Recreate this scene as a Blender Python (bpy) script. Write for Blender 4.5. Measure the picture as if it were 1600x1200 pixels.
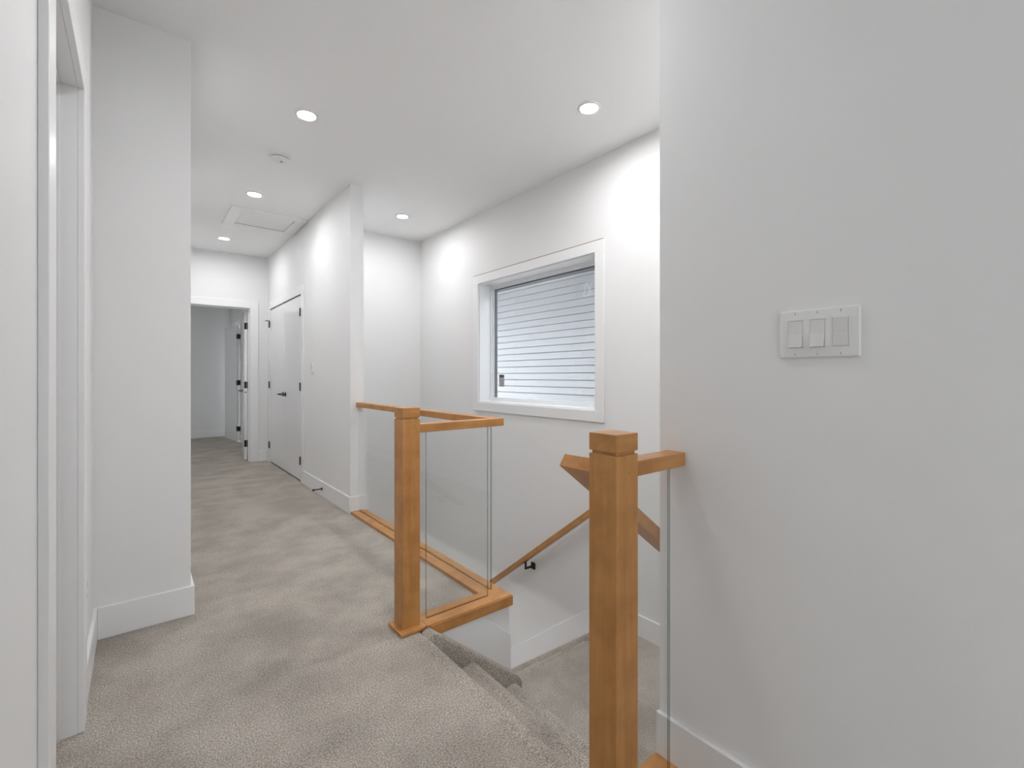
import bpy, bmesh, math, random
from mathutils import Vector, Matrix
random.seed(7)
for _o in list(bpy.data.objects):
    bpy.data.objects.remove(_o, do_unlink=True)
S = bpy.context.scene
C = S.collection
R = math.radians
H = 1.147                      # eye height above the upper floor
CZ = 2.76                      # ceiling height

# ------------------------------------------------------------------ camera
cd = bpy.data.cameras.new('camera')
cam = bpy.data.objects.new('camera', cd)
C.objects.link(cam)
cam.location = (0, 0, H)
cam.rotation_euler = (R(90), 0, -math.atan2(.6276, .7786))
cd.sensor_width = 36
cd.lens = 726 / 1600 * 36
cd.shift_y = -12 / 1600
cd.clip_start = .01
S.camera = cam

# ------------------------------------------------------------------ sky + exposure
w = bpy.data.worlds.new('overcast_sky')
S.world = w
w.use_nodes = True
w.node_tree.nodes['Background'].inputs[0].default_value = (.88, .94, 1.0, 1)
w.node_tree.nodes['Background'].inputs[1].default_value = 5.4
S.view_settings.view_transform = 'Standard'
S.view_settings.look = 'None'
S.view_settings.gamma = 1
S.view_settings.use_curve_mapping = False
S.view_settings.exposure = 0.38
LAMP = 258.0                    # radiance of the ceiling lamps' lenses

# ------------------------------------------------------------------ materials
def mat(name, col, rough=.5, spec=.5, metal=0, emit=0):
    m = bpy.data.materials.new(name)
    m.use_nodes = True
    b = m.node_tree.nodes['Principled BSDF']
    b.inputs['Base Color'].default_value = (*col, 1)
    b.inputs['Roughness'].default_value = rough
    b.inputs['Specular IOR Level'].default_value = spec
    b.inputs['Metallic'].default_value = metal
    if emit:
        b.inputs['Emission Color'].default_value = (.985, .985, 1, 1)
        b.inputs['Emission Strength'].default_value = emit
    return m

def nd(m, t, **kw):
    n = m.node_tree.nodes.new(t)
    for k, v in kw.items():
        if k in n.inputs: n.inputs[k].default_value = v
        else: setattr(n, k, v)
    return n

def noise(m, scale, detail=2, vec=None, rough=.5, pos=True):
    n = nd(m, 'ShaderNodeTexNoise')
    n.inputs['Scale'].default_value = scale
    n.inputs['Detail'].default_value = detail
    n.inputs['Roughness'].default_value = rough
    if vec is None:
        g = nd(m, 'ShaderNodeNewGeometry'); vec = g.outputs['Position']
    m.node_tree.links.new(vec, n.inputs['Vector'])
    return n

def ramp(m, fac, stops):
    r = nd(m, 'ShaderNodeValToRGB')
    e = r.color_ramp.elements
    while len(e) < len(stops): e.new(.5)
    for i, (p, c) in enumerate(stops):
        e[i].position = p; e[i].color = (*c, 1)
    m.node_tree.links.new(fac, r.inputs[0])
    return r

def bump(m, fac, strength, dist):
    b = nd(m, 'ShaderNodeBump')
    b.inputs['Strength'].default_value = strength
    b.inputs['Distance'].default_value = dist
    m.node_tree.links.new(fac, b.inputs['Height'])
    m.node_tree.links.new(b.outputs[0], m.node_tree.nodes['Principled BSDF'].inputs['Normal'])
    return b

M = {}
M['wall'] = mat('wall_paint', (.85, .848, .843), .55, .3)
bump(M['wall'], noise(M['wall'], 260, 2).outputs[0], .12, .0006)
M['ceiling'] = mat('ceiling_texture', (.93, .93, .93), .8, .2)
bump(M['ceiling'], noise(M['ceiling'], 55, 4, rough=.6).outputs[0], .35, .002)
M['trim'] = mat('trim_paint', (.88, .88, .88), .32, .5)
M['door'] = mat('door_paint', (.87, .87, .875), .2, .5)
bump(M['door'], noise(M['door'], 14, 2).outputs[0], .05, .002)
M['plastic'] = mat('white_plastic', (.83, .83, .82), .28, .5)
M['rocker'] = mat('white_rocker_plastic', (.76, .76, .75), .25, .5)
M['slot'] = mat('screw_slot', (.22, .21, .2), .5)
M['vinyl'] = mat('white_vinyl', (.88, .89, .9), .35)
M['black'] = mat('black_metal', (.012, .011, .010), .38, .5, .3)
M['bronze'] = mat('bronze_metal', (.045, .036, .024), .4, .5, .6)
M['dark'] = mat('dark_gap', (.03, .03, .03), .8)
M['groove'] = mat('groove_shadow_gap', (.12, .06, .025), .8)
M['spacer'] = mat('window_spacer', (.09, .10, .11), .4)
M['caulk'] = mat('raw_drywall_edge', (.26, .22, .12), .9)
M['lens'] = mat('lamp_lens', (.9, .9, .9), .4, emit=LAMP)
M['grey'] = mat('grey_plastic', (.38, .38, .38), .5)
M['siding'] = mat('vinyl_siding', (.42, .405, .41), .6)
M['soffit'] = mat('soffit_metal', (.085, .088, .095), .6)
M['ground'] = mat('gravel', (.28, .27, .26), .9)
M['roof'] = mat('roof_shingle', (.1, .1, .11), .9)

# carpet
m = M['carpet'] = mat('carpet', (.4, .36, .32), .95, .1)
nl = m.node_tree.links
n1 = noise(m, 185, 3, rough=.85)
n2 = noise(m, 3.3, 5, rough=.62)
n3 = noise(m, 95, 2)
sp = ramp(m, n1.outputs[0], [(.32, (.17, .138, .105)), (.5, (.53, .475, .408)), (.64, (.88, .825, .745))])
big = ramp(m, n2.outputs[0], [(.38, (.76, .75, .74)), (.60, (1.0, 1.0, 1.0))])
mx = nd(m, 'ShaderNodeMix', data_type='RGBA', blend_type='MULTIPLY')
mx.inputs[0].default_value = 1
nl.new(sp.outputs[0], mx.inputs[6]); nl.new(big.outputs[0], mx.inputs[7])
nl.new(mx.outputs[2], m.node_tree.nodes['Principled BSDF'].inputs['Base Color'])
m.node_tree.nodes['Principled BSDF'].inputs['Sheen Weight'].default_value = .15
ad = nd(m, 'ShaderNodeMath', operation='ADD')
nl.new(n1.outputs[0], ad.inputs[0]); nl.new(n3.outputs[0], ad.inputs[1])
bump(m, ad.outputs[0], .9, .006)

# wood: honey maple with the grain along one direction
def wood(name, axis, tilt=0):
    m = mat(name, (.5, .25, .09), .36, .4)
    tc = nd(m, 'ShaderNodeTexCoord')
    mp0 = nd(m, 'ShaderNodeMapping')
    if axis == 'x': mp0.inputs['Rotation'].default_value = (0, tilt, 0)
    if axis == 'y': mp0.inputs['Rotation'].default_value = (tilt, 0, 0)
    mp = nd(m, 'ShaderNodeMapping')
    s = {'x': (1.6, 26, 26), 'y': (26, 1.6, 26), 'z': (26, 26, 1.6)}[axis]
    mp.inputs['Scale'].default_value = s
    l = m.node_tree.links
    l.new(tc.outputs['Object'], mp0.inputs[0]); l.new(mp0.outputs[0], mp.inputs[0])
    a = noise(m, 1.7, 5, vec=mp.outputs[0], rough=.6)
    a.inputs['Distortion'].default_value = .5
    b = noise(m, 13, 4, vec=tc.outputs['Object'])
    r1 = ramp(m, a.outputs[0], [(.3, (.48, .218, .062)), (.5, (.54, .252, .076)), (.72, (.59, .29, .096))])
    r2 = ramp(m, b.outputs[0], [(.3, (.80, .77, .74)), (.6, (1, 1, 1))])
    x = nd(m, 'ShaderNodeMix', data_type='RGBA', blend_type='MULTIPLY')
    x.inputs[0].default_value = 1
    l.new(r1.outputs[0], x.inputs[6]); l.new(r2.outputs[0], x.inputs[7])
    l.new(x.outputs[2], m.node_tree.nodes['Principled BSDF'].inputs['Base Color'])
    return m
M['wood_x'] = wood('maple_grain_x', 'x')
M['wood_y'] = wood('maple_grain_y', 'y')
M['wood_z'] = wood('maple_grain_z', 'z')
SL = math.atan(.775)
M['wood_slope_x'] = wood('maple_grain_slope_x', 'x', -SL)
M['wood_slope_y'] = wood('maple_grain_slope_y', 'y', SL)

def glassmat(name, tint, haze=0):
    m = bpy.data.materials.new(name); m.use_nodes = True
    t = m.node_tree; t.nodes.clear()
    o = t.nodes.new('ShaderNodeOutputMaterial')
    tr = t.nodes.new('ShaderNodeBsdfTransparent'); tr.inputs[0].default_value = (*tint, 1)
    gl = t.nodes.new('ShaderNodeBsdfGlossy'); gl.inputs['Roughness'].default_value = .004
    fr = t.nodes.new('ShaderNodeFresnel')
    ge = t.nodes.new('ShaderNodeNewGeometry')          # same reflectance entering and leaving the sheet
    mr = t.nodes.new('ShaderNodeMapRange'); mr.inputs['To Min'].default_value = 1.5; mr.inputs['To Max'].default_value = 1 / 1.5
    t.links.new(ge.outputs['Backfacing'], mr.inputs['Value']); t.links.new(mr.outputs[0], fr.inputs[0])
    mx = t.nodes.new('ShaderNodeMixShader')
    t.links.new(fr.outputs[0], mx.inputs[0]); t.links.new(tr.outputs[0], mx.inputs[1]); t.links.new(gl.outputs[0], mx.inputs[2])
    out = mx
    if haze:
        df = t.nodes.new('ShaderNodeBsdfDiffuse'); df.inputs[0].default_value = (.85, .88, .9, 1)
        n = noise(m, 3.1, 4, rough=.55)
        r = ramp(m, n.outputs[0], [(.5, (0, 0, 0)), (.72, (haze,) * 3)])
        m2 = t.nodes.new('ShaderNodeMixShader')
        t.links.new(r.outputs[0], m2.inputs[0]); t.links.new(mx.outputs[0], m2.inputs[1]); t.links.new(df.outputs[0], m2.inputs[2])
        out = m2
    t.links.new(out.outputs[0], o.inputs[0])
    return m
M['glass'] = glassmat('clear_glass', (.994, .998, .996))
M['winglass'] = glassmat('window_glass', (.96, .98, .985), .05)
M['glass_edge'] = glassmat('glass_cut_edge', (.50, .56, .545))

# ------------------------------------------------------------------ builders
WL = {}          # world location of every object made here

def bx(bm, x0, x1, y0, y1, z0, z1, bev=0, seg=1):
    v = [bm.verts.new(p) for p in ((x0, y0, z0), (x1, y0, z0), (x1, y1, z0), (x0, y1, z0),
                                   (x0, y0, z1), (x1, y0, z1), (x1, y1, z1), (x0, y1, z1))]
    fs = [bm.faces.new([v[i] for i in q]) for q in
          ((0, 3, 2, 1), (4, 5, 6, 7), (0, 1, 5, 4), (1, 2, 6, 5), (2, 3, 7, 6), (3, 0, 4, 7))]
    if bev:
        es = set(e for f in fs for e in f.edges)
        bmesh.ops.bevel(bm, geom=list(es), offset=bev, segments=seg, affect='EDGES', profile=.5)

def box(*a, bev=0, seg=1):
    bm = bmesh.new(); bx(bm, *a, bev=bev, seg=seg); return bm

def prism(pts, axis, a, b, bev=0, seg=1, bm=None):
    """extrude a polygon; axis 'y': pts are (x,z); axis 'x': pts are (y,z); axis 'z': pts are (x,y)"""
    bm = bm or bmesh.new()
    f = {'y': lambda p, d: (p[0], d, p[1]), 'x': lambda p, d: (d, p[0], p[1]), 'z': lambda p, d: (p[0], p[1], d)}[axis]
    A = [bm.verts.new(f(p, a)) for p in pts]
    B = [bm.verts.new(f(p, b)) for p in pts]
    fs = [bm.faces.new(A), bm.faces.new(B[::-1])]
    n = len(pts)
    for i in range(n):
        fs.append(bm.faces.new((A[i], B[i], B[(i + 1) % n], A[(i + 1) % n])))
    bmesh.ops.recalc_face_normals(bm, faces=fs)
    if bev:
        es = set(e for q in fs for e in q.edges)
        bmesh.ops.bevel(bm, geom=list(es), offset=bev, segments=seg, affect='EDGES', profile=.5)
    return bm

def cyl(bm, p, q, r, n=20, r2=None):
    p, q = Vector(p), Vector(q)
    d = q - p
    mt = Matrix.Translation((p + q) / 2) @ d.to_track_quat('Z', 'Y').to_matrix().to_4x4()
    bmesh.ops.create_cone(bm, cap_ends=True, segments=n, radius1=r, radius2=r if r2 is None else r2,
                          depth=d.length, matrix=mt)

def lathe(bm, cx, cy, prof, n=40):
    """revolve (r,z) profile about a vertical axis"""
    rings = []
    for r, z in prof:
        rings.append([bm.verts.new((cx + r * math.cos(2 * math.pi * i / n), cy + r * math.sin(2 * math.pi * i / n), z))
                      for i in range(n)] if r > 1e-6 else [bm.verts.new((cx, cy, z))])
    fs = []
    for A, B in zip(rings, rings[1:]):
        for i in range(n):
            j = (i + 1) % n
            if len(A) == 1 and len(B) == 1: continue
            if len(A) == 1: fs.append(bm.faces.new((A[0], B[j], B[i])))
            elif len(B) == 1: fs.append(bm.faces.new((A[i], A[j], B[0])))
            else: fs.append(bm.faces.new((A[i], A[j], B[j], B[i])))
    bmesh.ops.recalc_face_normals(bm, faces=fs)

def obj(name, bm, m, parent=None, smooth=False):
    vs = [v.co for v in bm.verts]
    c = Vector([(min(v[i] for v in vs) + max(v[i] for v in vs)) / 2 for i in range(3)])
    if parent is None: c.z = min(v[2] for v in vs)
    bmesh.ops.translate(bm, verts=bm.verts, vec=-c)
    me = bpy.data.meshes.new(name)
    bm.to_mesh(me); bm.free()
    me.materials.append(M[m] if isinstance(m, str) else m)
    if smooth:
        for p in me.polygons: p.use_smooth = True
        me.set_sharp_from_angle(angle=R(35))
    o = bpy.data.objects.new(name, me)
    C.objects.link(o)
    WL[o.name] = c
    if parent is not None:
        o.parent = parent
        o.location = c - WL[parent.name]
    else:
        o.location = c
    return o

def tag(o, label, cat, group=None):
    o['label'] = label; o['category'] = cat
    if group: o['group'] = group
    return o

def thing(name, label, cat, loc, group=None):
    o = bpy.data.objects.new(name, None)
    o.empty_display_size = .05
    C.objects.link(o); o.location = loc; WL[o.name] = Vector(loc)
    if label: tag(o, label, cat, group)
    return o

def struct(name, bm, m, parent=None):
    o = obj(name, bm, m, parent)
    if parent is None: o['kind'] = 'structure'
    return o

def sroot(name, loc):
    o = thing(name, None, None, loc)
    o['kind'] = 'structure'
    return o

def copy_tree(o, parent=None, off=None):
    c = o.copy(); C.objects.link(c); c.parent = parent
    if off is not None: c.location = o.location + Vector(off)
    WL[c.name] = c.location.copy() if parent is None else WL[parent.name] + c.location
    for ch in list(o.children): copy_tree(ch, c)
    return c

# ------------------------------------------------------------------ planes of the plan
XL = -.150      # left wall
XS = 1.23       # right wall with the switches
YS = .8135      # its end, at the stair opening
YN = 2.715      # wall block facing us on the left
XHL = .20       # hall, left wall
XHR = 1.385     # hall, right wall
XP = 1.497      # back of that wall
YP = 3.87       # its end (the pilaster beside the guard)
YE = 7.04       # hall end wall
XW = 2.64       # window wall
YB = 5.03       # stairwell back wall
YR = 10.40      # far wall of the bedroom
LZ = -.60       # landing height
DEEP = -3.0
YK = -1.2       # where the hall opens into the unseen room added behind the camera for fill
YKB = -5.2      # far wall of that room

# ------------------------------------------------------------------ floor, ceiling
bm = bmesh.new()
bx(bm, XL, .99, YK, YS, -.3, 0)
bx(bm, -2.72, XS, YKB, YK, -.3, 0)
bx(bm, -1.4, XL, .5, 2.4, -.3, 0)
bx(bm, .99, XS, YK, YS, -.3, 0)
bx(bm, XL, .90, YS, 1.90, -.3, 0)
bx(bm, .90, .984, 1.83, 1.90, -.3, 0)
bx(bm, XL, 1.49, 1.90, YP, -.3, 0)
bx(bm, XHL - .1, XHR, YP, YE + .12, -.3, 0)
bx(bm, XHR, 1.50, YP, YE + .12, -.3, -.001)
bx(bm, -2.5, 1.55, YE + .12, YR, -.3, 0)
struct('floor', bm, 'carpet')
bm = bmesh.new()
bx(bm, -2.75, 2.9, YKB - .15, YR + .15, CZ, CZ + .15)
struct('ceiling', bm, 'ceiling')
struct('ceiling_added_lower_hall', box(-1.6, 1.45, 2.0, YB, -.36, -.305), 'ceiling')  # ceiling of the added, unseen lower hall

# ------------------------------------------------------------------ walls
def wall_x(bm, x0, x1, y0, y1, z0, z1, hole=None):
    """wall running along y, optional hole (ya, yb, za, zb)"""
    if not hole: bx(bm, x0, x1, y0, y1, z0, z1); return
    a, b, c, d = hole
    bx(bm, x0, x1, y0, a, z0, z1); bx(bm, x0, x1, b, y1, z0, z1)
    if c > z0: bx(bm, x0, x1, a, b, z0, c)
    bx(bm, x0, x1, a, b, d, z1)
def wall_y(bm, x0, x1, y0, y1, z0, z1, hole=None):
    if not hole: bx(bm, x0, x1, y0, y1, z0, z1); return
    a, b, c, d = hole
    bx(bm, x0, a, y0, y1, z0, z1); bx(bm, b, x1, y0, y1, z0, z1)
    if c > z0: bx(bm, a, b, y0, y1, z0, c)
    bx(bm, a, b, y0, y1, d, z1)

D1 = (1.356, 2.041, 2.079)        # left door opening y0,y1,top
D2 = (5.34, 6.86, 2.045)       # closet double door
D3 = (.38, 1.18, 2.06)         # hall end doorway (x)
D4 = (9.30, 10.12, 2.06)       # ajar door in the bedroom
bm = bmesh.new(); wall_x(bm, XL - .12, XL, YK, YN, -.3, CZ, (D1[0], D1[1], -.3, D1[2]))
struct('wall_left', bm, 'wall')
bm = bmesh.new(); bx(bm, XL - .12, XHL, YN, YN + .12, -.3, CZ); bx(bm, XHL - .12, XHL, YN + .12, YE, -.3, CZ)
struct('wall_hall_left', bm, 'wall')
bm = bmesh.new(); bx(bm, XS, XS + .12, YK, YS - .12, -.3, CZ); bx(bm, XS, XW, YS - .12, YS, DEEP, CZ)
struct('wall_right', bm, 'wall')
bm = bmesh.new(); wall_x(bm, XHR, XP, YP, YE, -.0005, CZ, (D2[0], D2[1], -.0005, D2[2]))
bx(bm, XP, XP + .05, YB + .12, YE, 0, CZ)
struct('wall_hall_right', bm, 'wall')
bm = bmesh.new(); wall_y(bm, XHL - .12, XP + .05, YE, YE + .12, 0, CZ, (D3[0], D3[1], 0, D3[2]))
bx(bm, -2.62, XHL - .12, YE, YE + .12, 0, CZ)
struct('wall_hall_end', bm, 'wall')
WIN = (2.285, 3.795, .893, 2.062)
bm = bmesh.new(); wall_x(bm, XW, XW + .20, YS - .12, YB + .12, DEEP, CZ, WIN)
struct('wall_window', bm, 'wall')
bm = bmesh.new(); bx(bm, XP, XW, YB, YB + .12, DEEP, CZ)
struct('wall_stairwell', bm, 'wall')
# walls under the guard, closing the lower flight
bm = bmesh.new()
bx(bm, .90, 1.505, 1.89, 1.99, DEEP, -.012)
struct('wall_stair_side', bm, 'wall')
bm = bmesh.new()
bx(bm, 1.492, 1.505, 1.99, 2.7, DEEP, -.0015)
bx(bm, 1.492, 1.505, 2.7, YB + .12, -.45, -.0015)  # left open below so light from the added hall reaches the stairwell
struct('wall_under_floor', bm, 'wall')
bm = bmesh.new(); wall_y(bm, -2.72, XS + .12, YKB - .12, YKB, -.3, CZ, (-1.6, .4, .7, 2.2))  # unseen window opening, added to let in fill daylight
struct('wall_back', bm, 'wall')
bm = bmesh.new()
bx(bm, -2.72, -2.6, YKB, YK + .12, -.3, CZ); bx(bm, -2.6, XL - .12, YK, YK + .12, -.3, CZ); bx(bm, XS, XS + .12, YKB, YK, -.3, CZ)
struct('wall_added_back_room', bm, 'wall')  # walls of the unseen room added behind the camera for fill light
# unseen box behind the left door, added to block leaking sky light
bm = bmesh.new()
bx(bm, -1.4, -1.3, .5, 2.4, -.3, CZ); bx(bm, -1.3, XL - .12, .5, .6, -.3, CZ); bx(bm, -1.3, XL - .12, 2.3, 2.4, -.3, CZ)
struct('wall_side_light_block', bm, 'wall')
# bedroom beyond the hall; its own window is out of sight on the left
bm = bmesh.new(); bx(bm, -2.62, 1.53, YR, YR + .12, 0, CZ)
struct('wall_bedroom_far', bm, 'wall')
bm = bmesh.new(); wall_x(bm, 1.41, 1.53, YE + .12, YR, 0, CZ, (D4[0], D4[1], 0, D4[2]))
bx(bm, 1.9, 2.0, YE + .12, YR + .1, 0, CZ)
struct('wall_bedroom_right', bm, 'wall')
bm = bmesh.new(); wall_x(bm, -2.62, -2.5, YE + .12, YR, 0, CZ, (8.5, 9.1, 1.0, 1.8))
struct('wall_bedroom_left', bm, 'wall')
bm = bmesh.new(); bx(bm, 1.505, XW, YS, YB, DEEP - .1, DEEP)
struct('floor_lower', bm, 'carpet')

# unseen lower hall beside the second flight, added to light the stairwell
bm = bmesh.new()
bx(bm, -1.7, -1.6, 1.9, YB + .12, DEEP, -.3); bx(bm, -1.6, 1.492, 1.9, 1.99, DEEP, -.3); bx(bm, -1.6, XP, YB, YB + .12, DEEP, -.3)
struct('wall_added_lower_hall', bm, 'wall')
struct('floor_added_lower_hall', box(-1.7, 1.505, 1.9, YB + .1, DEEP - .1, DEEP), 'carpet')
# ------------------------------------------------------------------ baseboards
BH, BT = .14, .014
def board(name, *a):
    return struct(name, box(*a, bev=.0018), 'trim')
board('baseboard_left', XL, XL + BT, 2.125, YN, 0, BH)
board('baseboard_left_near', XL, XL + BT, YK, 1.272, 0, BH)
bm = bmesh.new()
bx(bm, XL + BT, XHL + BT, YN - BT, YN, 0, BH, bev=.0018)
struct('baseboard_block', bm, 'trim')
board('baseboard_hall_left', XHL, XHL + BT, YN, YE, 0, BH)
bm = bmesh.new()
bx(bm, XHR - BT, XHR, YP - BT, D2[0] - .09, 0, BH, bev=.0018)
bx(bm, XHR - BT, XHR, D2[1] + .09, YE, 0, BH, bev=.0018)
bx(bm, XHR, XP + BT, YP - BT, YP, 0.0, BH, bev=.0018)
struct('baseboard_hall_right', bm, 'trim')
bm = bmesh.new()
bx(bm, D3[1] + .09, XHR - BT, YE - BT, YE, 0, BH, bev=.0018)
bx(bm, XHL + BT, D3[0] - .09, YE - BT, YE, 0, BH, bev=.0018)
struct('baseboard_hall_end', bm, 'trim')
bm = bmesh.new()
bx(bm, XS - BT, XS, YK, YS + .004, 0, BH, bev=.0018)
struct('baseboard_right', bm, 'trim')
board('baseboard_back', -2.6, XS, YKB, YKB + BT, 0, BH)
board('baseboard_bedroom', -2.5, 1.41, YR - BT, YR, 0, BH)
bm = bmesh.new()
bx(bm, 1.41 - BT, 1.41, YE + .12, D4[0] - .09, 0, BH, bev=.0018)
struct('baseboard_bedroom_right', bm, 'trim')
# landing and sloping skirts
bm = bmesh.new()
prism([(YS, LZ), (YS, LZ + BH), (2.175, LZ + BH), (4.9, LZ + BH - .775 * 2.725), (4.9, LZ - .775 * 2.725 - .3), (2.175, LZ - .2)],
      'x', XW - BT, XW, bm=bm, bev=.002)
struct('baseboard_stairs', bm, 'trim')
bm = bmesh.new()
prism([(.99, -.032), (1.316, -.032), (1.506, -.188), (1.506, -.62), (.99, -.62)], 'y', 1.876, 1.89, bm=bm, bev=.002)
struct('baseboard_stair_side', bm, 'trim')
bm = bmesh.new()
prism([(1.24, -.07), (2.2, LZ + BH), (XW - BT, LZ + BH), (XW - BT, LZ), (1.9, LZ), (1.24, -.3)], 'y', YS, YS + BT, bm=bm)
struct('baseboard_landing', bm, 'trim')

# ------------------------------------------------------------------ staircase
st = thing('staircase', 'beige carpeted stairs dropping to a landing below the window', 'stairs', (1.6, 1.4, LZ))
RZ, RN = .20, .247
NX = .994
xs = [NX, NX + RN, NX + 2 * RN]
for i in range(3):
    bm = bmesh.new()
    z = -RZ * i
    x0 = .90 if i == 0 else xs[i - 1] - .02
    y1 = 1.83
    nr_ = .021
    arc = [(xs[i] - nr_ + nr_ * math.sin(R(a)) + (.004 if a > 20 else 0), z - nr_ + nr_ * math.cos(R(a)) + (.004 if 10 < a < 50 else 0)) for a in range(0, 180, 15)]
    pts = [(x0, z), (xs[i] - .055, z), (xs[i] - .040, z + .004), (xs[i] - .026, z + .006)] + arc[1:] + [(xs[i] - .024, z - .055), (xs[i] - .024, z - RZ - .02), (x0, z - RZ - .02)]
    prism(pts, 'y', YS + .004 if i else .8235, y1, bm=bm)
    obj('step', bm, 'carpet', st, smooth=True)
Y0 = 2.08
bm = bmesh.new()
pts = [(YS, LZ), (Y0 - .012, LZ), (Y0 - .003, LZ - .004), (Y0, LZ - .014), (Y0 - .004, LZ - .03), (Y0 - .02, LZ - .05), (Y0 - .02, LZ - .22), (YS, LZ - .22)]
prism(pts, 'x', xs[2] - .02, XW - BT, bm=bm)
obj('landing', bm, 'carpet', st, smooth=True)
for k in range(1, 11):
    bm = bmesh.new()
    z = LZ - .197 * k; ya = Y0 + .254 * (k - 1) - .02; yb = Y0 + .254 * k
    pts = [(ya, z), (yb - .012, z), (yb - .003, z - .004), (yb, z - .014), (yb - .004, z - .03), (yb - .02, z - .05), (yb - .02, z - .22), (ya, z - .22)]
    prism(pts, 'x', 1.507, XW - BT, bm=bm)
    obj('step', bm, 'carpet', st, smooth=True)
# carpet wrapped stringers
def sl(x): return -.8 * (x - NX) + .038
bm = bmesh.new()
prism([(.985, .0), (1.02, .018), (1.05, sl(1.05)), (1.515, sl(1.515)), (1.532, sl(1.532) - .02), (1.532, LZ + .002), (1.0, LZ + .002), (.985, -.05)],
      'y', 1.812, 1.876, bev=.011, seg=3, bm=bm)
obj('stringer', bm, 'carpet', st, smooth=True)
def s2(y): return -.865 - .783 * (y - 2.468)
bm = bmesh.new()
prism([(2.05, s2(2.05) - .02), (2.09, s2(2.09)), (4.8, s2(4.8)), (4.8, s2(4.8) - .35), (2.05, s2(2.05) - .3)], 'x', 2.566, XW - BT - .001, bev=.011, seg=3, bm=bm)
obj('stringer', bm, 'carpet', st, smooth=True)

# ------------------------------------------------------------------ newel posts
def newel(x0, y0, s, label, base=True):
    t = thing('newel_post', label, 'post', (x0 + s / 2, y0 + s / 2, 0), None)
    top = 1.005
    if base:
        obj('base_trim', box(x0 - .02, x0 + s + .02, y0 - .030, y0 + s + .02, 0, .018, bev=.004, seg=2), 'wood_x', t)
    obj('shaft', box(x0, x0 + s, y0, y0 + s, .018, top - .052, bev=.0016, seg=2), 'wood_z', t)
    g = .006
    obj('neck', box(x0 + g, x0 + s - g, y0 + g, y0 + s - g, top - .052, top - .044), 'wood_z', t)
    obj('cap', box(x0, x0 + s, y0, y0 + s, top - .044, top, bev=.0016, seg=2), 'wood_x', t)
    return t
N1 = (.9165, 1.911); N2 = (.896, .7125); NS = .0865
n1 = newel(*N1, NS, 'maple newel post at the corner of the carpet, farther of the two posts')
n2 = newel(*N2, NS, 'tall maple newel post nearest the camera, beside the right wall')
# plugs in the near post
bm = bmesh.new()
cyl(bm, (N2[0] - .0006, N2[1] + .043, .905), (N2[0] + .004, N2[1] + .043, .905), .0055, 20)
obj('plug', bm, 'wood_x', n2, smooth=True)
bm = bmesh.new()
cyl(bm, (N2[0] + .052, N2[1] - .0006, .905), (N2[0] + .052, N2[1] + .004, .905), .0055, 20)
obj('plug', bm, 'wood_x', n2, smooth=True)

# ------------------------------------------------------------------ guard: bottom rail, glass, top rail
RT0, RT1 = .889, .928
sh = thing('bottom_rail', 'maple L-shaped bottom rail at floor edge under the corner glass', 'rail', (1.45, 1.93, 0))
bm = bmesh.new()
prism([(1.0225, 1.874), (1.508, 1.874), (1.384, 1.993), (1.384, 1.9935), (1.0225, 1.9935)], 'z', .0, .018, bm=bm)
obj('short_board', bm, 'wood_x', sh)
bm = bmesh.new()
prism([(1.384, 1.9935), (1.508, 1.874), (1.508, YP - BT), (1.384, YP - BT)], 'z', .0, .018, bm=bm)
obj('long_board', bm, 'wood_y', sh)
bm = bmesh.new()
prism([(1.035, .0145), (1.513, .0145), (1.513, -.036), (1.055, -.036), (1.035, -.03)], 'y', 1.868, 1.8905, bm=bm, bev=.0015)
obj('short_fascia', bm, 'wood_x', sh)
bm = bmesh.new()
bx(bm, 1.4995, 1.513, 1.8905, YP - BT, -.036, .0145, bev=.0015)
obj('long_fascia', bm, 'wood_y', sh)
# thin glass stop grooves beside the panes
bm = bmesh.new(); bx(bm, 1.05, 1.405, 1.9368, 1.9382, .018, .0188)
obj('groove', bm, 'groove', sh)
bm = bmesh.new(); bx(bm, 1.4507, 1.4522, 1.99, 3.84, .018, .0188)
obj('groove', bm, 'groove', sh)

def pane(name, x0, x1, y0, y1, z0, z1, label, group=None):
    bm = box(x0, x1, y0, y1, z0, z1)
    o = obj(name, bm, 'glass')
    o.data.materials.append(M['glass_edge'])
    thin = 0 if (x1 - x0) < (y1 - y0) else 1
    for p in o.data.polygons:
        if abs(p.normal[thin]) < .5 and p.normal.y < .5: p.material_index = 1
    tag(o, label, 'glass', group)
    return o
pane('glass_panel', 1.05, 1.405, 1.9385, 1.9485, .018, RT0, 'short clear glass guard panel beside the farther newel post')
pane('glass_panel', 1.4525, 1.4625, 1.985, 3.868, .018, RT0, 'long clear glass guard panel running back to the white wall end')
pane('glass_panel', 1.02, 1.188, .752, .762, .018, RT0, 'narrow glass panel between the near newel post and the switch wall')

tr = thing('top_rail', 'maple L-shaped top rail over the glass, from newel post to wall end', 'rail', (1.46, 1.95, RT0))
yr0, yr1 = 1.918, 1.978
bm = bmesh.new()
prism([(N1[0] + NS - .001, yr0), (1.492, yr0), (1.432, yr1), (N1[0] + NS - .001, yr1)], 'z', RT0, RT1, bm=bm, bev=.0015)
obj('short_rail', bm, 'wood_x', tr)
bm = bmesh.new()
prism([(1.492, yr0), (1.492, YP + .0), (1.432, YP + .0), (1.432, yr1)], 'z', RT0, RT1, bm=bm, bev=.0015)
obj('long_rail', bm, 'wood_y', tr)
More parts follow.
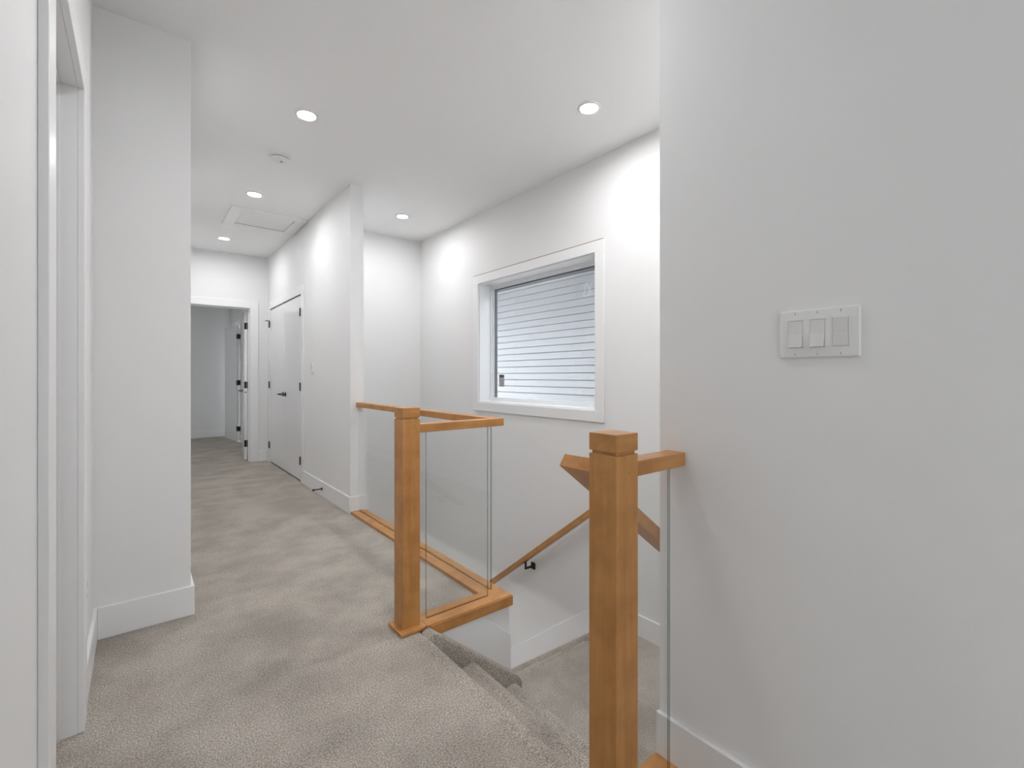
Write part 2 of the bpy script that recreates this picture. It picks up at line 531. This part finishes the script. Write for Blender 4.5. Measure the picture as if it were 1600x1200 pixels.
# stub rail between the near post and the switch wall, with its bottom rail
o = obj('top_rail', box(N2[0] + NS - .001, XS, .729, .789, RT0, RT1, bev=.0015), 'wood_x')
tag(o, 'short maple rail from the near newel post to the switch wall', 'rail')
o = obj('bottom_rail', box(N2[0] + NS + .02, XS - BT, .690, YS + .006, .0, .018, bev=.003), 'wood_x')
tag(o, 'maple board on the floor under the narrow glass by the switch wall', 'rail')

# ------------------------------------------------------------------ sloping handrails
ca, sa = math.cos(SL), math.sin(SL)
hr = thing('handrail', 'sloping maple handrail starting behind the near newel post', 'handrail', (.91, .88, .9))
TS = .741
c2, s2_ = math.cos(math.atan(TS)), math.sin(math.atan(TS))
bxx, bzz, th, L = .907, .901, .038, 1.25
bm = bmesh.new()
P = [(bxx, bzz), (bxx + th * s2_, bzz + th * c2), (bxx + th * s2_ + L * c2, bzz + th * c2 - L * s2_), (bxx + L * c2, bzz - L * s2_)]
prism(P, 'y', .848, .918, bev=.0015, bm=bm)
obj('rail', bm, 'wood_slope_x', hr)
bm = bmesh.new()
xe = .968
prism([P[0], P[1], (xe, bzz - TS * (xe - bxx) + th / c2), (xe, bzz - TS * (xe - bxx))], 'y', N2[1] + NS, .8485, bm=bm)
obj('return_end', bm, 'wood_y', hr)
for xx in (1.36, 1.78):
    zz = bzz - TS * (xx - bxx)
    bm = bmesh.new()
    bx(bm, xx - .012, xx + .012, YS, YS + .003, zz - .07, zz - .02)
    cyl(bm, (xx, YS + .003, zz - .045), (xx, YS + .07, zz - .043), .006, 10)
    cyl(bm, (xx, YS + .07, zz - .045), (xx, YS + .07, zz + .004), .006, 10)
    obj('bracket', bm, 'bronze', hr)

hw = thing('handrail', 'sloping maple handrail fixed to the wall below the window', 'handrail', (2.55, 2.05, .25))
ya, za = 2.03, .345
# centreline: z = .156 at y=2.263, slope .765
def hz(y): return .158 - .765 * (y - 2.263)
th2 = .019
bm = bmesh.new()
prism([(ya, hz(ya) - th2 / ca * 1.0), (ya, hz(ya) + th2 / ca), (4.7, hz(4.7) + th2 / ca), (4.7, hz(4.7) - th2 / ca)], 'x', 2.52, 2.58, bev=.0015, bm=bm)
obj('rail', bm, 'wood_slope_y', hw)
for yy in (2.98, 4.3, 2.12):
    zc = hz(yy) - th2 / ca
    bm = bmesh.new()
    # saddle plate, bent square arm, wall plate
    prism([(yy - .028, zc + .0225), (yy + .028, zc - .0205), (yy + .028, zc - .0265), (yy - .028, zc + .0165)], 'x', 2.538, 2.562, bm=bm)
    bx(bm, 2.543, 2.557, yy - .007, yy + .007, zc - .055, zc)
    bx(bm, 2.543, 2.628, yy - .007, yy + .007, zc - .066, zc - .052)
    bx(bm, 2.628, XW, yy - .022, yy + .022, zc - .085, zc - .030)
    obj('bracket', bm, 'bronze', hw)

# ------------------------------------------------------------------ downlights
LS = []
def downlight(x, y, label, group='recessed ceiling lights', CZ=CZ):
    t = thing('downlight', label, 'lamp', (x, y, CZ - .008), group)
    bm = bmesh.new()
    lathe(bm, x, y, [(.050, CZ - .004), (.0525, CZ - .009), (.066, CZ - .006), (.069, CZ), (.050, CZ)])
    obj('trim_ring', bm, 'plastic', t, smooth=True)
    bm = bmesh.new()
    lathe(bm, x, y, [(0, CZ - .0065), (.049, CZ - .005), (.051, CZ - .002), (0, CZ - .002)], 32)
    obj('lens', bm, 'lens', t, smooth=True)
    return t
downlight(.811, 3.023, 'lit round ceiling downlight above the carpet, left of center')
downlight(2.109, 1.88, 'lit round ceiling downlight above the stairs, nearest the window wall')
downlight(.805, 4.627, 'lit round ceiling downlight between smoke detector and attic hatch')
downlight(2.075, 4.33, 'lit round ceiling downlight near the far corner of the stairwell')
downlight(.787, 6.33, 'lit round ceiling downlight farthest down the hall, past the attic hatch')
downlight(.811, 1.42, 'lit round ceiling downlight above the top of the stairs, out of view')
downlight(-.7, -1.9, 'added fill downlight nearest behind the camera')  # unseen lamp added as fill for the walls near the camera
downlight(2.1, 1.02, 'added fill downlight above the stair landing, hidden behind the switch wall')  # unseen lamp added to brighten the landing and lower stair walls
for xx, wx in ((-1.5, 'left'), (.1, 'right')):
    for yy, wy in ((-2.5, 'far'),):
        downlight(xx, yy, '%s %s added fill downlight of the unseen room behind the camera' % (wy, wx), 'added fill downlights in the room behind')  # unseen lamps added as fill from behind
downlight(-.3, 8.7, 'added fill downlight in the middle of the far bedroom, out of view')  # unseen lamp added to brighten the bedroom

for (lx, ly), wh in (((1.1, 3.2), 'near'), ((1.1, 4.5), 'far'), ((.0, 3.2), 'left')):
    downlight(lx, ly, 'added fill downlight in the lower hall, the %s one, out of view' % wh, 'added fill downlights of the lower hall', -.36)  # unseen lamps added to lift the lower stairwell walls

# ------------------------------------------------------------------ smoke detector
x, y = .811, 3.72
t = thing('smoke_detector', 'round white smoke detector on the ceiling between two downlights', 'detector', (x, y, CZ - .04))
bm = bmesh.new()
lathe(bm, x, y, [(0, CZ), (.075, CZ), (.075, CZ - .010), (.069, CZ - .014), (.0, CZ - .014)])
obj('base_plate', bm, 'plastic', t, smooth=True)
bm = bmesh.new(); lathe(bm, x, y, [(0, CZ - .014), (.060, CZ - .014), (.060, CZ - .022), (0, CZ - .022)])
obj('vent_ring', bm, 'grey', t, smooth=True)
bm = bmesh.new(); lathe(bm, x, y, [(.0, CZ - .0215), (.064, CZ - .022), (.064, CZ - .027), (.052, CZ - .036), (.03, CZ - .040), (0, CZ - .040)])
obj('cover', bm, 'plastic', t, smooth=True)
bm = bmesh.new(); lathe(bm, x + .01, y - .01, [(0, CZ - .0395), (.011, CZ - .0395), (.011, CZ - .0425), (0, CZ - .0425)], 20)
obj('test_button', bm, 'grey', t, smooth=True)

# ------------------------------------------------------------------ attic hatch
t = thing('attic_hatch', 'square white attic hatch with a raised frame in the hall ceiling', 'hatch', (1.025, 5.37, CZ - .02))
X0, X1, Y_0, Y_1, fw = .69, 1.362, 5.04, 5.70, .095
for a in ((X0, X1, Y_0, Y_0 + fw), (X0, X1, Y_1 - fw, Y_1)):
    obj('frame_board', box(a[0], a[1], a[2], a[3], CZ - .018, CZ, bev=.0015), 'trim', t)
for a in ((X0, X0 + fw, Y_0 + fw, Y_1 - fw), (X1 - fw, X1, Y_0 + fw, Y_1 - fw)):
    obj('frame_board', box(a[0], a[1], a[2], a[3], CZ - .018, CZ, bev=.0015), 'trim', t)
obj('panel', box(X0 + fw + .004, X1 - fw - .004, Y_0 + fw + .006, Y_1 - fw - .004, CZ - .004, CZ - .001), 'ceiling', t)
obj('gap', box(X0 + fw + .001, X1 - fw - .001, Y_1 - fw - .0035, Y_1 - fw - .0005, CZ - .006, CZ - .001), 'grey', t)

# ------------------------------------------------------------------ switches and outlet
def on_wall(sx, x, y, z):
    """maps plate-local (u along +y, v up, w out of the wall) to world; sx=-1: wall faces -x, +1: wall faces +x"""
    return lambda u, v, w: (x + sx * w, y + u, z + v)

def plate(x, y, z, wd, ht, sx, n, name, label, cat='switch', states=None, group=None):
    t = thing(name, label, cat, (x, y, z - ht / 2), group)
    f = on_wall(sx, x, y, z)
    bm = bmesh.new()
    # bevelled dish: outline at wall, smaller outline at front
    prof = [(0, 0), (0, .003), (.0022, .0058), (.006, .0066)]
    rings = []
    for ins, d in prof:
        a, b = wd / 2 - ins, ht / 2 - ins
        rr = max(.005 - ins * .3, .002)
        ring = []
        for cx, cy, s0 in ((a - rr, b - rr, 0), (-a + rr, b - rr, 90), (-a + rr, -b + rr, 180), (a - rr, -b + rr, 270)):
            for k in range(4):
                an = R(s0 + 30 * k)
                ring.append(bm.verts.new(f(cx + rr * math.cos(an), cy + rr * math.sin(an), d)))
        rings.append(ring)
    fs = []
    for A, B in zip(rings, rings[1:]):
        for i in range(len(A)):
            j = (i + 1) % len(A); fs.append(bm.faces.new((A[i], A[j], B[j], B[i])))
    fs.append(bm.faces.new(rings[-1])); fs.append(bm.faces.new(rings[0]))
    bmesh.ops.recalc_face_normals(bm, faces=bm.faces)
    obj('plate', bm, 'plastic', t, smooth=True)
    for k in range(n):
        u = (k - (n - 1) / 2) * .0460
        st_ = (states or ['up'] * n)[k]
        if cat == 'switch':
            # surround
            bm = bmesh.new()
            hw_, hh = .0165, .0335
            for a in ((-hw_, -hw_ + .0016, -hh, hh), (hw_ - .0016, hw_, -hh, hh), (-hw_, hw_, hh - .0016, hh), (-hw_, hw_, -hh, -hh + .0016)):
                p, q = f(u + a[0], a[2], .0060), f(u + a[1], a[3], .0076)
                bx(bm, min(p[0], q[0]), max(p[0], q[0]), min(p[1], q[1]), max(p[1], q[1]), min(p[2], q[2]), max(p[2], q[2]))
            obj('rocker_frame', bm, 'plastic', t)
            # dark seam behind the paddle
            p, q = f(u - hw_ + .0016, -hh + .0016, .0062), f(u + hw_ - .0016, hh - .0016, .00675)
            obj('seam', box(min(p[0], q[0]), max(p[0], q[0]), p[1], q[1], p[2], q[2]), 'slot', t)
            # paddle: wedge, pressed at the top or at the bottom
            a, b = hw_ - .0022, hh - .0022
            dt, db = (.0072, .0125) if st_ == 'up' else (.0105, .0080)
            dm = .0078
            bm = bmesh.new()
            V = [bm.verts.new(f(u + s * a, v, d)) for s in (-1, 1) for v, d in ((b, .0066), (b, dt), (0, dm if st_ == 'up' else .0082), (-b, db), (-b, .0066))]
            n5 = 5
            bm.faces.new(V[:5]); bm.faces.new(V[5:][::-1])
            for i in range(5):
                j = (i + 1) % 5
                bm.faces.new((V[i], V[5 + i], V[5 + j], V[j]))
            bmesh.ops.recalc_face_normals(bm, faces=bm.faces)
            obj('rocker', bm, 'rocker', t)
        else:
            for dv in (.0195, -.0195):
                p, q = f(u - .0165, dv - .014, .0060), f(u + .0165, dv + .014, .0085)
                rc = obj('receptacle', box(min(p[0], q[0]), max(p[0], q[0]), p[1], q[1], p[2], q[2], bev=.003, seg=2), 'rocker', t)
                for du in (-.006, .006):
                    p, q = f(u + du - .001, dv - .002, .0080), f(u + du + .001, dv + .006, .0088)
                    obj('slot', box(min(p[0], q[0]), max(p[0], q[0]), p[1], q[1], p[2], q[2]), 'slot', rc)
        for dv in (.0483, -.0483):
            bm = bmesh.new()
            cyl(bm, f(u, dv, .0058), f(u, dv, .0074), .0032, 14)
            s = obj('screw', bm, 'plastic', t, smooth=True)
            an = random.choice((0, 0, .3))
            p, q = f(u - .0005, dv - .0028, .0070), f(u + .0005, dv + .0028, .0078)
            obj('slot', box(min(p[0], q[0]), max(p[0], q[0]), p[1], q[1], p[2], q[2]), 'slot', s)
    return t
plate(XS, .393, 1.247, .163, .114, -1, 3, 'light_switch', 'wide white three-rocker switch plate on the right wall', states=['up', 'up', 'down'][::-1])
plate(XHR, 4.955, 1.235, .070, .114, -1, 1, 'light_switch', 'small white single switch plate on the hall wall near closet doors', states=['up'])
plate(XL, 2.27, .37, .070, .114, 1, 1, 'wall_outlet', 'white wall outlet low on the left wall beside the door casing', cat='outlet')

# ------------------------------------------------------------------ doors
def lever(parent, base, nrm, along, ln=.105):
    """lever handle: base point on the slab, nrm out of the slab, along the lever direction"""
    b, n, a = Vector(base), Vector(nrm).normalized(), Vector(along).normalized()
    bm = bmesh.new()
    cyl(bm, b, b + n * .008, .027, 28)
    h = obj('handle_rosette', bm, 'black', parent, smooth=True)
    bm = bmesh.new()
    cyl(bm, b + n * .008, b + n * .052, .0095, 14)
    cyl(bm, b + n * .045 - a * .010, b + n * .045 + a * ln, .0085, 12, .007)
    obj('lever', bm, 'black', h, smooth=True)

def hinge(parent, x, y, z, dy, face=-1, leaf=.034, ht=.09):
    bm = bmesh.new()
    bx(bm, min(x, x + face * .003), max(x, x + face * .003), y - leaf if dy < 0 else y, y if dy < 0 else y + leaf, z - ht / 2, z + ht / 2)
    cyl(bm, (x + face * .007, y, z - ht / 2), (x + face * .007, y, z + ht / 2), .0065, 12)
    h = obj('hinge', bm, 'black', parent)
    return h

# door_1: closed, in the left wall
d = sroot('door_1', (XL - .05, 1.53, 0))
ya, yb, zt = D1
cx0, cx1 = XL, XL + .017
obj('casing', box(cx0, cx1, yb - .006, yb + .09, 0, zt + .09, bev=.0015), 'trim', d)
obj('casing', box(cx0, cx1, ya - .09, ya + .006, 0, zt + .09, bev=.0015), 'trim', d)
obj('casing', box(cx0, cx1, ya + .006, yb - .006, zt - .006, zt + .09, bev=.0015), 'trim', d)
obj('jamb', box(XL - .12, XL, yb - .018 + .012, yb, 0, zt), 'trim', d)
obj('jamb', box(XL - .12, XL, ya, ya + .006, 0, zt), 'trim', d)
obj('jamb', box(XL - .12, XL, ya + .006, yb - .006, zt - .006, zt), 'trim', d)
obj('stop', box(XL - .053, XL - .040, yb - .018, yb - .006, 0, zt - .006), 'trim', d)
obj('stop', box(XL - .053, XL - .040, ya + .018, yb - .018, zt - .018, zt - .006), 'trim', d)
obj('slab', box(XL - .089, XL - .0535, ya + .009, yb - .0075, .012, zt - .008), 'door', d)

# door_2: closet double door in the hall's right wall
d = sroot('door_2', (XHR, 6.10, 0))
ya, yb, zt = D2
ym = (ya + yb) / 2
obj('casing', box(XHR - .012, XHR, yb - .004, yb + .09, 0, zt + .09, bev=.0015), 'trim', d)
obj('casing', box(XHR - .012, XHR, ya - .09, ya + .004, 0, zt + .09, bev=.0015), 'trim', d)
obj('casing', box(XHR - .012, XHR, ya + .004, yb - .004, zt - .004, zt + .09, bev=.0015), 'trim', d)
obj('jamb', box(XHR, XP, ya, ya + .004, 0, zt), 'trim', d)
obj('jamb', box(XHR, XP, yb - .004, yb, 0, zt), 'trim', d)
obj('jamb', box(XHR, XP, ya + .004, yb - .004, zt - .004, zt), 'trim', d)
obj('gap', box(XHR + .012, XHR + .03, ya + .004, yb - .004, zt - .022, zt - .004), 'dark', d)
obj('gap', box(XHR + .012, XHR + .03, ya + .004, yb - .004, .001, .016), 'dark', d)
for s, (a, b) in enumerate(((ya + .007, ym - .0007), (ym + .0007, yb - .007))):
    slab = obj('slab', box(XHR - .002, XHR + .033, a, b, .016, zt - .018), 'door', d)
    lever(slab, (XHR - .002, ym + (-.06 if s == 0 else .06), .93), (-1, 0, 0), (0, -1 if s == 0 else 1, 0), .10)
obj('catch', box(XHR - .004, XHR + .02, ym - .02, ym + .02, zt - .018, zt - .006), 'black', d)
for z in (1.84, 1.035, .235):
    for y, dy in ((ya + .004, 1), (yb - .004, -1)):
        h = hinge(d, XHR - .012, y, z, dy, leaf=.009 if dy < 0 else .004)
        if z > 1.5 and dy < 0:
            bm = bmesh.new()
            cyl(bm, (XHR - .02, y, z + .048), (XHR - .06, y + .035, z + .048), .004, 8)
            cyl(bm, (XHR - .02, y, z + .048), (XHR - .05, y - .03, z + .048), .004, 8)
            obj('hinge_stop', bm, 'black', h)

# door_3: hall end doorway with its slab swung into the bedroom
d = sroot('door_3', (.78, YE, 0))
xa, xb, zt = D3
for y0, y1 in ((YE - .015, YE), (YE + .12, YE + .135)):
    obj('casing', box(xb - .004, xb + .09, y0, y1, 0, zt + .09, bev=.0015), 'trim', d)
    obj('casing', box(xa - .09, xa + .004, y0, y1, 0, zt + .09, bev=.0015), 'trim', d)
    obj('casing', box(xa + .004, xb - .004, y0, y1, zt - .004, zt + .09, bev=.0015), 'trim', d)
obj('jamb', box(xb - .010, xb, YE, YE + .12, 0, zt), 'trim', d)
obj('jamb', box(xa, xa + .010, YE, YE + .12, 0, zt), 'trim', d)
obj('jamb', box(xa + .010, xb - .010, YE, YE + .12, zt - .010, zt), 'trim', d)
obj('stop', box(xb - .021, xb - .010, YE + .05, YE + .08, 0, zt - .010), 'trim', d)
obj('stop', box(xa + .010, xb - .021, YE + .05, YE + .08, zt - .021, zt - .010), 'trim', d)
p0, p1 = Vector((1.128, 7.185)), Vector((1.222, 7.965))
dr = (p1 - p0).normalized(); nr = Vector((dr.y, -dr.x)) * .035
bm = prism([tuple(p0), tuple(p1), tuple(p1 + nr), tuple(p0 + nr)], 'z', .014, zt - .014)
slab = obj('slab', bm, 'door', d)
hb = p0 + dr * .72
lever(slab, (hb.x, hb.y, .935), (-dr.y, dr.x, 0), (-dr.x, -dr.y, 0), .09)
for z in (1.83, 1.03, .235):
    bm = bmesh.new()
    bx(bm, xb - .0135, xb - .0100, YE + .082, YE + .12, z - .045, z + .045)
    bx(bm, 1.128, 1.163, 7.1815, 7.185, z - .045, z + .045)
    cyl(bm, (1.166, 7.172, z - .045), (1.166, 7.172, z + .045), .0075, 10)
    obj('hinge', bm, 'black', d)
# strike plate on the jamb
bm = bmesh.new()
obj('latch_hole', box(1.135, 1.147, 7.176, 7.1835, .92, .94), 'black', d)

# door_4: door ajar in the bedroom's right wall
d = sroot('door_4', (1.41, 9.7, 0))
ya, yb, zt = D4
obj('casing', box(1.398, 1.41, ya - .09, ya + .002, 0, zt + .09, bev=.0015), 'trim', d)
obj('casing', box(1.398, 1.41, yb - .002, yb + .09, 0, zt + .09, bev=.0015), 'trim', d)
obj('casing', box(1.398, 1.41, ya + .002, yb - .002, zt, zt + .09, bev=.0015), 'trim', d)
q0, q1 = Vector((1.350, 9.312)), Vector((1.268, 10.09))
dr = (q1 - q0).normalized(); nr = Vector((dr.y, -dr.x)) * .035
bm = prism([tuple(q0), tuple(q1), tuple(q1 + nr), tuple(q0 + nr)], 'z', .014, zt - .012)
slab = obj('slab', bm, 'door', d)
obj('gap', box(1.388, 1.397, 9.300, 9.306, .02, zt), 'dark', d)
for z in (1.84, 1.035, .235):
    bm = bmesh.new()
    prism([(1.350, 9.265), (1.3505, 9.312), tuple(q0 + dr * .045), tuple(q0 + dr * .045 - nr * .08), (1.3465, 9.312), (1.3465, 9.265)], 'z', z - .042, z + .042, bm=bm)
    bx(bm, 1.350, 1.3975, 9.262, 9.267, z - .042, z + .042)
    obj('hinge', bm, 'black', d)

# ------------------------------------------------------------------ doorstop on the hall baseboard
t = thing('doorstop', 'small black doorstop screwed to the hall baseboard', 'doorstop', (XHR - BT, 4.59, .073))
bm = bmesh.new(); cyl(bm, (XHR - BT, 4.59, .073), (XHR - BT - .006, 4.59, .073), .014, 20)
obj('flange', bm, 'black', t, smooth=True)
bm = bmesh.new(); cyl(bm, (XHR - BT - .006, 4.59, .073), (XHR - BT - .075, 4.59, .073), .0055, 14)
obj('rod', bm, 'black', t, smooth=True)
bm = bmesh.new(); cyl(bm, (XHR - BT - .073, 4.59, .073), (XHR - BT - .086, 4.59, .073), .010, 16)
obj('bumper', bm, 'black', t, smooth=True)

# ------------------------------------------------------------------ window
ya, yb, za, zb = WIN
wn = sroot('window_1', (XW + .1, (ya + yb) / 2, za))
cw = .083
cf = XW - .016
obj('casing', box(cf, XW, ya - cw, yb + cw, zb, zb + cw, bev=.0015), 'trim', wn)
obj('casing', box(cf, XW, ya - cw, yb + cw, za - cw, za, bev=.0015), 'trim', wn)
obj('casing', box(cf, XW, ya - cw, ya, za, zb, bev=.0015), 'trim', wn)
obj('casing', box(cf, XW, yb, yb + cw, za, zb, bev=.0015), 'trim', wn)
bm = bmesh.new()
lt = .010
bx(bm, XW, XW + .13, yb - lt, yb, za, zb); bx(bm, XW, XW + .13, ya, ya + lt, za, zb)
bx(bm, XW, XW + .13, ya + lt, yb - lt, za, za + lt); bx(bm, XW, XW + .13, ya + lt, yb - lt, zb - lt, zb)
obj('jamb_liner', bm, 'vinyl', wn)
fi = .058
bm = bmesh.new()
gx = XW + .13
for st_, d0 in ((0, 0), (.018, .018)):
    a0, b0, c0, d0_ = ya + lt + st_, yb - lt - st_, za + lt + st_, zb - lt - st_
    w_ = .018 if st_ == 0 else .016
    x0, x1 = gx + (0 if st_ == 0 else .016), gx + .06
    bx(bm, x0, x1, a0, a0 + w_, c0, d0_); bx(bm, x0, x1, b0 - w_, b0, c0, d0_)
    bx(bm, x0, x1, a0 + w_, b0 - w_, c0, c0 + w_); bx(bm, x0, x1, a0 + w_, b0 - w_, d0_ - w_, d0_)
obj('sash_frame', bm, 'vinyl', wn)
ga, gb, gc, gd = ya + lt + .034, yb - lt - .034, za + lt + .034, zb - lt - .034
bm = bmesh.new()
g_ = .012
bx(bm, gx + .030, gx + .056, ga, ga + g_, gc, gd); bx(bm, gx + .030, gx + .056, gb - g_, gb, gc, gd)
bx(bm, gx + .030, gx + .056, ga + g_, gb - g_, gd - g_, gd)
obj('spacer', bm, 'spacer', wn)
pn = obj('pane', box(gx + .024, gx + .028, ga, gb, gc, gd), 'winglass', wn)
# maker's sticker (lower left) and strips of clear tape (upper right) on the glass
sx = gx + .0225
M['sticker'] = mat('grey_sticker', (.42, .39, .40), .6)
M['sticker_dark'] = mat('sticker_print', (.06, .06, .10), .6)
M['tape'] = mat('tape', (.80, .83, .86), .5)
s_ = obj('sticker', box(sx, sx + .0012, 3.585, 3.668, 1.045, 1.165), 'sticker', wn)
obj('sticker_band', box(sx - .0006, sx, 3.590, 3.664, 1.136, 1.160), 'sticker_dark', s_)
for k, (y_, z_, w2) in enumerate(((3.645, 1.118, .010), (3.63, 1.105, .03), (3.635, 1.09, .02), (3.62, 1.075, .034), (3.632, 1.06, .02))):
    obj('sticker_line', box(sx - .0005, sx, y_ - w2 / 2, y_ + w2 / 2, z_ - .002, z_ + .002), 'slot', s_)
def strip(p, q, wd=.0035):
    p, q = Vector(p), Vector(q); d_ = (q - p).normalized(); n_ = Vector((-d_.y, d_.x)) * wd / 2
    return prism([tuple(p - n_), tuple(q - n_), tuple(q + n_), tuple(p + n_)], 'x', sx, sx + .001)
for p, q in (((2.520, 1.895), (2.430, 1.895)), ((2.430, 1.895), (2.422, 1.795)), ((2.520, 1.895), (2.548, 1.790)),
             ((2.548, 1.790), (2.422, 1.795)), ((2.515, 1.892), (2.47, 1.80)), ((2.455, 1.893), (2.50, 1.795))):
    obj('tape', strip(p, q), 'tape', wn)
# unpainted edge left around the casing (top and left)
bm = bmesh.new()
bx(bm, XW - .010, XW, ya - cw + .01, yb + cw + .006, zb + cw, zb + cw + .007)
bx(bm, XW - .010, XW, yb + cw, yb + cw + .006, za + .24, zb + cw)
obj('unpainted_edge', bm, 'caulk', wn)

# ------------------------------------------------------------------ neighbouring house
struct('trim_added_eave', box(XW + .2, XW + .75, -5, 11, CZ + .10, CZ + .16), 'vinyl')  # unseen eave added to block sky and shade the top of the siding
hs = thing('house', 'grey vinyl-sided neighbouring house wall seen through the window', 'house', (4.75, 3.0, DEEP))
XH = 4.66
ph = .1
z = DEEP
zt_ = 2.52
bm = bmesh.new()
n_ = int((zt_ - z) / ph)
me = None
for k in range(n_ + 1):
    zz = DEEP + k * ph
    z1 = min(zz + ph, zt_)
    if me is None or z1 < zz + ph - 1e-4:
        bmk = prism([(XH - .016, zz), (XH - .005, min(zz + .089, z1)), (XH + .014, min(zz + .090, z1)), (XH + .014, z1), (XH + .02, z1), (XH + .02, zz)], 'y', -4.0, 11.0)
        o = obj('plank', bmk, 'siding', hs)
        if me is None: me = o; 
    else:
        o = me.copy(); C.objects.link(o); o.parent = hs
        o.location = me.location + Vector((0, 0, ph * k)); 
obj('sheathing', box(XH + .02, XH + .2, -4, 11, DEEP, 3.0), 'siding', hs)
obj('soffit', box(XH - .70, XH + .02, -4.2, 11.2, 2.53, 2.56), 'soffit', hs)
obj('soffit_channel', box(XH - .03, XH - .002, -4.0, 11.0, 2.505, 2.53), 'siding', hs)
obj('fascia', box(XH - .73, XH - .70, -4.2, 11.2, 2.50, 2.72), 'soffit', hs)
bm = prism([(XH - .76, 2.70), (XH + 3.0, 4.3), (XH + 3.0, 4.4), (XH - .80, 2.74)], 'y', -4.3, 11.3)
obj('roof', bm, 'roof', hs)
struct('ground', box(XW + .2, 8, -5, 12, DEEP - .1, DEEP), 'ground')
